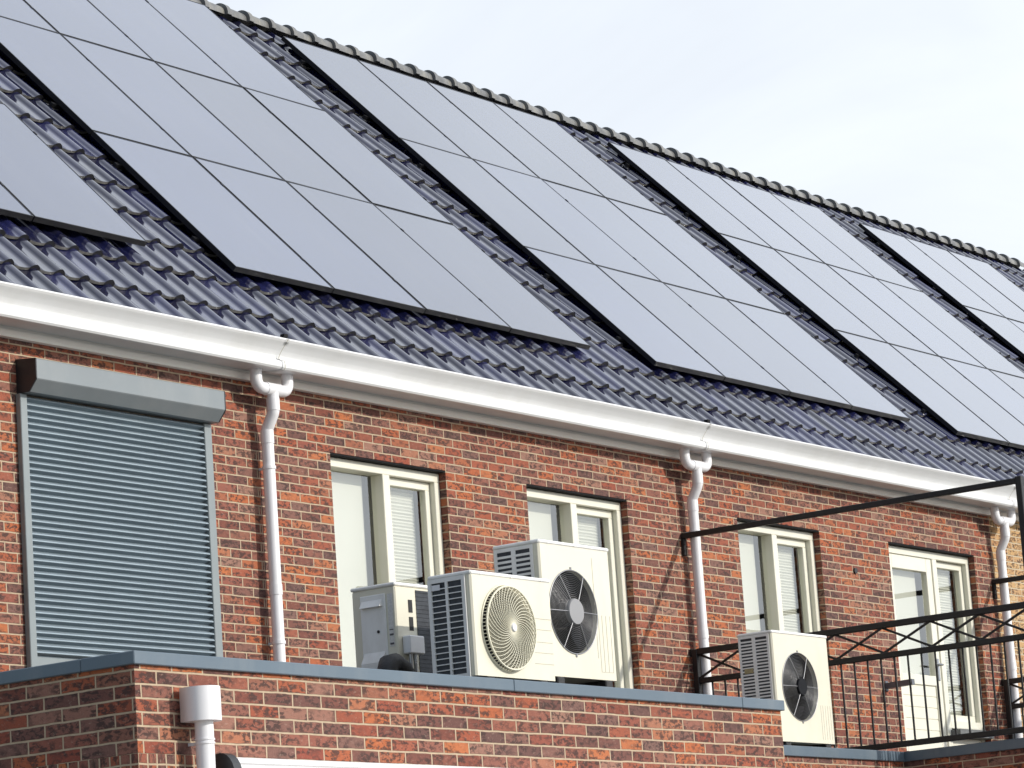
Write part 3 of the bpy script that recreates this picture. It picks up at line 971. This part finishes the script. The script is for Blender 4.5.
def slot_grille(root, x, ya, yb, za, zb, cols, rows, bar_frac, border, backmat='coil_dark', barmat='ac_lid', proud=.009, plate=None):
    """louvred intake on the side that faces -x"""
    bk = MB(); bk.box(x - .0015, x + .001, ya, yb, za, zb)
    bk.build('coil', backmat, root)
    g_ = MB()
    xo = x - proud; xi = x - .0016
    g_.box(xo, xi, ya - border, ya, za - border, zb + border)
    g_.box(xo, xi, yb, yb + border, za - border, zb + border)
    g_.box(xo, xi, ya, yb, za - border, za)
    g_.box(xo, xi, ya, yb, zb, zb + border)
    cw = (yb - ya) / cols
    for i in range(1, cols):
        y = ya + i * cw
        g_.box(xo - .001, xi, y - .012 * bar_frac * 2 - .003, y + .012 * bar_frac * 2 + .003, za, zb)
    st = (zb - za) / rows
    for j in range(1, rows):
        z = za + j * st
        h = st * bar_frac / 2
        g_.add([(xo, ya, z - h - .002), (xo, yb, z - h - .002), (xo, yb, z + h - .002), (xo, ya, z + h - .002),
                (xi, ya, z - h), (xi, yb, z - h), (xi, yb, z + h), (xi, ya, z + h)],
               [(0, 1, 2, 3), (4, 7, 6, 5), (0, 4, 5, 1), (3, 2, 6, 7)])
    return g_.build('side_grille', barmat, root)

def feet(root, xs, y0, y1, z0, z1, mat='black_rubber'):
    for x in xs:
        f = MB(); f.cbox(x - .035, x + .035, y0 - .03, y1 + .03, z0, z1, .006)
        f.build('foot', mat, root)

ROOF1 = 1.70 + ZC
# --- unit with the swirled grille
bx0, by0 = 14.176, -3.80
B = empty('outdoor_unit', (bx0 + .37, by0 + .14, ROOF1), 'cream outdoor unit with a swirled cream round grille', 'air conditioner', 'cream outdoor units')
bx1, by1, bz0, bz1 = bx0 + .735, by0 + .28, 1.842 + ZC, 2.405 + ZC
bcx, bcz, br = bx0 + .305, 2.108 + ZC, .222
unit_body(B, bx0, bx1, by0, by1, bz0, bz1, bcx, bcz, br)
fan_blades(B, bcx, bcz, by0 + .075, br, 3, .3, .05)
w = MB(); yg = by0 - .030
for k in range(42):
    a = 2 * math.pi * k / 42
    pts = []
    for i in range(9):
        q = i / 8; rr = .022 + (br - .022) * q
        th = a - 1.15 * q ** .8
        pts.append((bcx + rr * math.cos(th), yg - .012 * (1 - q * q), bcz + rr * math.sin(th)))
    w.tube(pts, .0023, 5, cap=False, radii=[.0023] * 9)
for q in range(22):
    rr = .035 + (br - .040) * (q + 1) / 22
    ring(w, bcx, bcz, yg + .004 - .012 * (1 - (rr / br) ** 2), rr, .0015, 44, 4)
w.build('swirl_grille', 'ac_wire', B)
d = MB()
ring(d, bcx, bcz, yg, br + .002, .006, 60, 6)
ring(d, bcx, bcz, by0 - .002, br + .012, .006, 60, 6)
for k in range(72):
    a = 2 * math.pi * k / 72
    d.bar((bcx + (br + .010) * math.cos(a), by0, bcz + (br + .010) * math.sin(a)), (bcx + (br + .003) * math.cos(a), yg, bcz + (br + .003) * math.sin(a)), .004, .004)
d.build('grille_rim', 'ac_wire', B)
h = MB(); h.tube([(bcx, yg - .022, bcz), (bcx, yg - .016, bcz), (bcx, yg, bcz)], .022, 24, radii=[.018, .023, .023])
h.build('grille_hub', 'soft_white', B)
sm = MB()
for i, zz in enumerate((2.178, 2.118, 2.050, 1.992, 1.932)):
    sm.box(bcx + br + .018, bx1 - .012, by0 - .0012, by0 + .001, zz + ZC, zz + .003 + ZC)
sm.build('panel_groove', 'ac_seam', B)
slot_grille(B, bx0, by0 + .055, by1 - .025, bz0 + .02, bz1 - .045, 2, 16, .17, .022, proud=.012, barmat='ac_lid')
st = MB(); st.box(bx0 - .0145, bx0 - .0125, by1 - .085, by1 - .03, bz1 - .085, bz1 - .055)
st.build('sticker', 'soft_white', B)
feet(B, (bx0 + .12, bx1 - .12), by0 + .02, by1 - .02, ROOF1, bz0)

# --- tall unit on the right of the group
cx0, cy0 = 15.268, -3.50
C = empty('outdoor_unit', (cx0 + .35, cy0 + .15, ROOF1), 'tall cream outdoor unit with grey fan hub, rightmost of the grouped three', 'air conditioner', 'cream outdoor units')
cx1, cy1, cz0, cz1 = cx0 + .705, cy0 + .315, 1.925 + ZC, 2.700 + ZC
ccx, ccz, cr = cx0 + .300, 2.303 + ZC, .238
unit_body(C, cx0, cx1, cy0, cy1, cz0, cz1, ccx, ccz, cr, .16)
fan_blades(C, ccx, ccz, cy0 + .075, cr, 5, .2, .078)
wire_guard(C, ccx, ccz, cy0 - .002, cr, .077, 'fan_hub_grey', math.pi / 6 + .52)
sm = MB()
sm.box(cx0 + .522, cx0 + .525, cy0 - .0012, cy0 + .001, 2.05 + ZC, 2.63 + ZC)
for dx in (.548, .585, .625, .668): sm.box(cx0 + dx, cx0 + dx + .0025, cy0 - .0012, cy0 + .001, 1.975 + ZC, 2.30 + ZC)
sm.box(cx0 + .548, cx0 + .670, cy0 - .0012, cy0 + .001, 1.972 + ZC, 1.9745 + ZC)
sm.build('panel_groove', 'ac_seam', C)
slot_grille(C, cx0, cy0 + .060, cy1 - .028, cz0 + .05, cz1 - .045, 2, 24, .46, .02, proud=.007, barmat='ac_lid')
feet(C, (cx0 + .12, cx1 - .10), cy0 + .02, cy1 - .02, ROOF1, cz0)

# --- unit seen from its back at the left of the group
ax0, ay0 = 14.432, -3.10
A_ = empty('outdoor_unit', (ax0 + .38, ay0 + .15, ROOF1), 'outdoor unit with dark coil facing out and a moulded service side, left of the group', 'air conditioner', 'cream outdoor units')
ax1, ay1, az0, az1 = ax0 + .76, ay0 + .30, 1.83 + ZC, 2.452 + ZC
b = MB(); b.cbox(ax0, ax1, ay0, ay1, az0, az1 - .02, .008); b.build('casing', 'ac_cream', A_)
b = MB(); b.cbox(ax0 - .005, ax1 + .005, ay0 - .005, ay1 + .005, az1 - .02, az1, .006); b.build('lid', 'ac_lid', A_)
b = MB(); b.box(ax0 + .185, ax1 - .03, ay0 - .003, ay0 - .001, az0 + .03, az1 - .035)
cb_ = b.build('coil', 'coil_dark', A_)
b = MB()
for i in range(24):
    z = az0 + .045 + i * .023
    b.box(ax0 + .185, ax1 - .03, ay0 - .006, ay0 - .0035, z, z + .003)
b.build('coil_fin', 'coil_dark', A_)
for z0_, z1_ in ((.46, .53), (.36, .435)):
    b = MB(); b.box(ax0 + .115, ax0 + .150, ay0 - .003, ay0 - .001, az0 + z0_, az0 + z1_)
    b.build('vent_slot', 'fan_cavity', A_)
b = MB(); b.cbox(ax0 + .04, ax0 + .175, ay0 - .055, ay0 - .001, az0 + .225, az0 + .325, .006); b.build('valve_box', 'soft_white', A_)
b = MB()
for dx in (.07, .11): b.tube([(ax0 + dx, ay0 - .03, az0 + .224), (ax0 + dx, ay0 - .03, az0 + .17), (ax0 + dx + .01, ay0 - .02, az0 + .05)], .010, 8)
b.build('valve', 'handle_metal', A_)
# service side: raised panel, grip, moulded bulge
b = MB(); xs = ax0
b.cbox(xs - .008, xs + .002, ay0 + .065, ay1 - .060, az0 + .05, az1 - .055, .005); b.build('service_panel', 'ac_lid', A_)
b = MB()
b.add([(xs - .009, ay0 + .085, az1 - .085), (xs - .009, ay1 - .075, az1 - .085), (xs - .035, ay1 - .075, az1 - .125), (xs - .035, ay0 + .085, az1 - .125),
       (xs - .009, ay0 + .085, az1 - .125), (xs - .009, ay1 - .075, az1 - .125)], [(0, 1, 2, 3), (3, 2, 5, 4), (0, 3, 4), (1, 5, 2)])
b.build('grip', 'ac_lid', A_)
b = MB(); yy0, yy1 = ay0 + .08, ay1 - .075
b.add([(xs - .009, yy0, az0 + .25), (xs - .009, yy1, az0 + .25), (xs - .045, yy1, az0 + .19), (xs - .045, yy0, az0 + .19), (xs - .045, yy0, az0 + .06), (xs - .045, yy1, az0 + .06),
       (xs - .009, yy0, az0 + .06), (xs - .009, yy1, az0 + .06)], [(0, 1, 2, 3), (3, 2, 5, 4), (0, 3, 4, 6), (1, 7, 5, 2), (4, 5, 7, 6)])
b.build('pipe_cover', 'ac_lid', A_)
b = MB(); b.box(xs - .0025, xs - .0005, ay0 + .018, ay0 + .052, az0 + .27, az1 - .06); st = b.build('sticker', 'sticker', A_)
b = MB()
for dz in (.28, .285, .33, .335, .36): b.box(xs - .0035, xs - .0026, ay0 + .022, ay0 + .048, az0 + dz, az0 + dz + .006)
b.build('sticker_print', 'sticker_ink', st)
b = MB(); b.tube([(xs - .009, ay0 + .12, az0 + .36), (xs - .012, ay0 + .12, az0 + .36)], .009, 10); b.build('knob', 'black_rubber', A_)
feet(A_, (ax0 + .12, ax1 - .12), ay0 + .02, ay1 - .02, ROOF1, az0)

# black insulated pipe in front of it
ip = MB()
ipx = ax0 - .25
pts = [(ipx - .01, -3.20, ROOF1), (ipx, -3.20, 1.83 + ZC), (ipx + .012, -3.195, 1.925 + ZC), (ipx + .045, -3.185, 1.975 + ZC), (ipx + .10, -3.18, 1.985 + ZC), (ipx + .17, -3.18, 1.955 + ZC), (ipx + .25, -3.18, 1.86 + ZC), (ipx + .36, -3.17, 1.79 + ZC), (ipx + .5, -3.17, ROOF1 + .03)]
ip.tube(pts, .058, 14, radii=[.058] * len(pts))
tag(ip.build('insulated_pipe', 'black_rubber'), 'thick black insulated pipe bending over in front of the leftmost outdoor unit', 'pipe')

# --- single unit by the railing
dx0, dy0 = 20.612, -1.80
D_ = empty('outdoor_unit', (dx0 + .39, dy0 + .14, zt2), 'cream outdoor unit with black fan hub, standing alone beside the black railing', 'air conditioner', 'cream outdoor units')
dx1, dy1, dz0, dz1 = dx0 + .79, dy0 + .285, 1.898 + ZC, 2.703 + ZC
dcx, dcz, dr = dx0 + .342, 2.305 + ZC, .247
unit_body(D_, dx0, dx1, dy0, dy1, dz0, dz1, dcx, dcz, dr, .15)
fan_blades(D_, dcx, dcz, dy0 + .07, dr, 5, .9, .066)
wire_guard(D_, dcx, dcz, dy0 - .002, dr, .066, 'fan_black', math.pi / 6 + .52)
slot_grille(D_, dx0, dy0 + .042, dy1 - .022, dz0 + .05, dz1 - .04, 2, 30, .45, .018, proud=.007)
pl = MB(); pl.box(dx0 - .0095, dx0 - .0075, dy1 - .115, dy1 - .04, 2.41 + ZC, 2.445 + ZC); pl.build('name_plate', 'brass_plate', D_)
sm = MB()
for dx in (.615, .645, .680, .715, .75): sm.box(dx0 + dx, dx0 + dx + .002, dy0 - .0012, dy0 + .001, 1.93 + ZC, 2.18 + ZC)
sm.build('panel_groove', 'ac_seam', D_)
feet(D_, (dx0 + .12, dx1 - .10), dy0 + .03, dy1 - .03, zt2, dz0)
vb = MB(); vb.cbox(dx1 + .005, dx1 + .06, dy0 + .10, dy0 + .16, 2.06 + ZC, 2.09 + ZC); vb.build('valve', 'soft_white', D_)

# ------------------------------------------------------------------ solar panels
ROW = ['bottom', 'middle', 'top']
def panel_proto(w, h, name='solar_panel'):
    root = bpy.data.objects.new(name, None); COL.objects.link(root)
    g_ = 0.006; fw = 0.009; th = 0.04
    f = MB()
    x0, x1, y0, y1 = g_, w - g_, g_, h - g_
    f.box(x0, x0 + fw, y0, y1, -th, .0)
    f.box(x1 - fw, x1, y0, y1, -th, .0)
    f.box(x0 + fw, x1 - fw, y0, y0 + fw, -th, .0)
    f.box(x0 + fw, x1 - fw, y1 - fw, y1, -th, .0)
    f.build('frame', 'panel_frame', root)
    for yy in (.22 * h, .78 * h):
        c = MB(); c.box(x1 - .004, x1 + .010, yy - .018, yy + .018, -.004, .003)
        c.build('clamp', 'panel_frame', root)
    gl_ = MB(); gl_.box(x0 + fw, x1 - fw, y0 + fw, y1 - fw, -.008, -.002)
    gl_.build('glass', 'solar_glass', root)
    return root

BLK = [
    # x0, col width, s0, row height, cols, rows, place
    (12.28, 1.11, 0.08, 1.800, [2, 3], [0, 1], 'array cut off by the left photo edge'),
    (17.575, 1.112, 0.005, 1.808, [0, 1, 2, 3], [0, 1, 2], 'array above the first downpipe'),
    (22.945, 1.096, -.02, 1.757, [0, 1, 2, 3], [0, 1, 2], 'array above the second downpipe'),
    (28.19, 1.080, -.065, 1.742, [0, 1, 2, 3], [0, 1, 2], 'array above the balcony door'),
    (33.35, 1.072, -.10, 1.727, [0, 1, 2], [1, 2], 'array at the far right end'),
]
COLN = {4: ['leftmost', 'second', 'third', 'rightmost'], 3: ['leftmost', 'middle', 'rightmost']}
for bi, (x0, cw, s0, rh_, cols, rows, place) in enumerate(BLK):
    proto = panel_proto(cw, rh_)
    first = True
    for r_ in rows:
        for c_ in cols:
            o = proto if first else copy_tree(proto)
            first = False
            x, y, z = roofp(x0 + c_ * cw, s0 + r_ * rh_, random.uniform(-.002, .002))
            o.location = (x, y, z); o.rotation_euler = (ROOF_A + random.uniform(-.0012, .0012), random.uniform(-.0015, .0015), 0)
            nm = COLN[3][c_] if bi == 4 else COLN[4][c_]
            tag(o, 'dark solar panel, %s row, %s column, %s' % (ROW[r_], nm, place), 'solar panel', 'black solar panels on the roof')
    # rails on which the array is clamped
    n_all = 3 if bi == 4 else 4
    rr = empty('mounting_rails', roofp(x0 + cw * n_all / 2, 0, -.1), 'dark mounting rails under the solar ' + place, 'mounting rails', 'rails under the solar arrays')
    for r_ in ([0, 1, 2]):
        for q in (.24, .78):
            s_ = s0 + (r_ + q) * rh_
            rl = MB()
            p1 = Vector(roofp(x0 - .045, s_, -.060)); p2 = Vector(roofp(x0 + cw * n_all + .03, s_, -.060))
            rl.bar(p1, p2, .034, .034, up=(0, -SA, CA))
            rl.build('rail', 'panel_frame', rr)
            hk = MB()
            k = x0 + .02
            while k < x0 + cw * n_all:
                hk.bar(roofp(k, s_ - .02, -.08), roofp(k, s_ + .10, -.10), .03, .008, up=(0, -SA, CA))
                k += 1.1
            hk.bar(roofp(x0 - .03, s_ - .03, -.084), roofp(x0 - .03, s_ + .05, -.084), .028, .010, up=(0, -SA, CA))
            hk.build('roof_hook', 'rail_alu', rr)

# ------------------------------------------------------------------ sky, sun
w = bpy.data.worlds.new('World'); sc.world = w; w.use_nodes = True
t = w.node_tree; t.nodes.clear()
out = N(t, 'ShaderNodeOutputWorld'); bg = N(t, 'ShaderNodeBackground')
sky = N(t, 'ShaderNodeTexSky', sky_type='NISHITA')
SUN = Vector((0.35, -1.0, 0.46)).normalized()
sky.sun_disc = False
sky.sun_elevation = math.asin(SUN.z)
sky.sun_rotation = math.atan2(SUN.x, SUN.y)
sky.altitude = 0; sky.air_density = 1.0; sky.dust_density = 1.0; sky.ozone_density = 1.0
tc = N(t, 'ShaderNodeTexCoord')
mp = N(t, 'ShaderNodeMapping'); mp.inputs['Scale'].default_value = (1.0, 1.0, 2.2)
L(t, tc.outputs['Generated'], mp.inputs[0])
cn = noise(t, mp.outputs[0], 2.6, 7, 0.55, 0.3)
# mostly unseen cloud, shaped for fill and reflections: dense along the street, bluer opposite
cloud_bias = N(t, 'ShaderNodeVectorMath', operation='DOT_PRODUCT')
L(t, tc.outputs['Generated'], cloud_bias.inputs[0]); cloud_bias.inputs[1].default_value = (0.93, 0.10, 0.30)
bsum = mathn(t, 'ADD', mathn(t, 'MULTIPLY', cloud_bias.outputs['Value'], 0.55), mathn(t, 'MULTIPLY', cn, 0.5))
cf = ramp(t, bsum, [(0.16, (0.16, 0.16, 0.16)), (0.56, (0.86, 0.86, 0.86)), (0.78, (0.98, 0.98, 0.98))])
sd = N(t, 'ShaderNodeVectorMath', operation='DOT_PRODUCT')
L(t, tc.outputs['Generated'], sd.inputs[0]); sd.inputs[1].default_value = SUN
glow = mathn(t, 'MULTIPLY', mathn(t, 'POWER', mathn(t, 'MAXIMUM', sd.outputs['Value'], 0.0), 3.0), 1.2)  # unseen sunward cloud brightened to lift fill and window reflections
cn2 = noise(t, mp.outputs[0], 3.4, 6, 0.6, 0.6)
var = mathn(t, 'ADD', mathn(t, 'MULTIPLY', cn2, 0.62), 0.72)
gsc = mathn(t, 'MULTIPLY', mathn(t, 'ADD', glow, 1.0), var)
ccol = N(t, 'ShaderNodeVectorMath', operation='SCALE')
ccol.inputs[0].default_value = (9.0, 9.55, 10.3); L(t, gsc, ccol.inputs['Scale'])
cl = mixc(t, cf, sky.outputs[0], ccol.outputs[0])
L(t, cl, bg.inputs[0]); bg.inputs[1].default_value = 0.10
L(t, bg.outputs[0], out.inputs[0])

sl = bpy.data.lights.new('Sun', 'SUN'); sl.energy = 3.1; sl.angle = R(0.55); sl.color = (1.0, 0.945, 0.85)
so_ = bpy.data.objects.new('Sun', sl); COL.objects.link(so_)
so_.rotation_euler = (-SUN).to_track_quat('-Z', 'Y').to_euler()
so_.location = (10, -30, 30)

# ------------------------------------------------------------------ camera
cam = bpy.data.cameras.new('Camera')
cam.sensor_width = 36.0
cam.lens = 3327.57 / 1024 * 36.0
cam.clip_start = 0.1; cam.clip_end = 5000
co = bpy.data.objects.new('Camera', cam); COL.objects.link(co)
rt = Vector((0.5799593, -0.8117770, -0.0683035)); dn_ = Vector((0.1163225, 0.1655056, -0.9793247)); fw_ = Vector((0.8062979, 0.5600233, 0.1904145))
M3 = Matrix((rt, -dn_, -fw_)).transposed()
co.matrix_world = Matrix.Translation((0, -14, ZC)) @ M3.to_4x4()
sc.camera = co

sc.view_settings.view_transform = 'Standard'
sc.view_settings.look = 'None'
sc.view_settings.exposure = 0.08
sc.view_settings.gamma = 1.0
sc.view_settings.use_curve_mapping = False
sc.cycles.max_bounces = 6
sc.cycles.transparent_max_bounces = 8
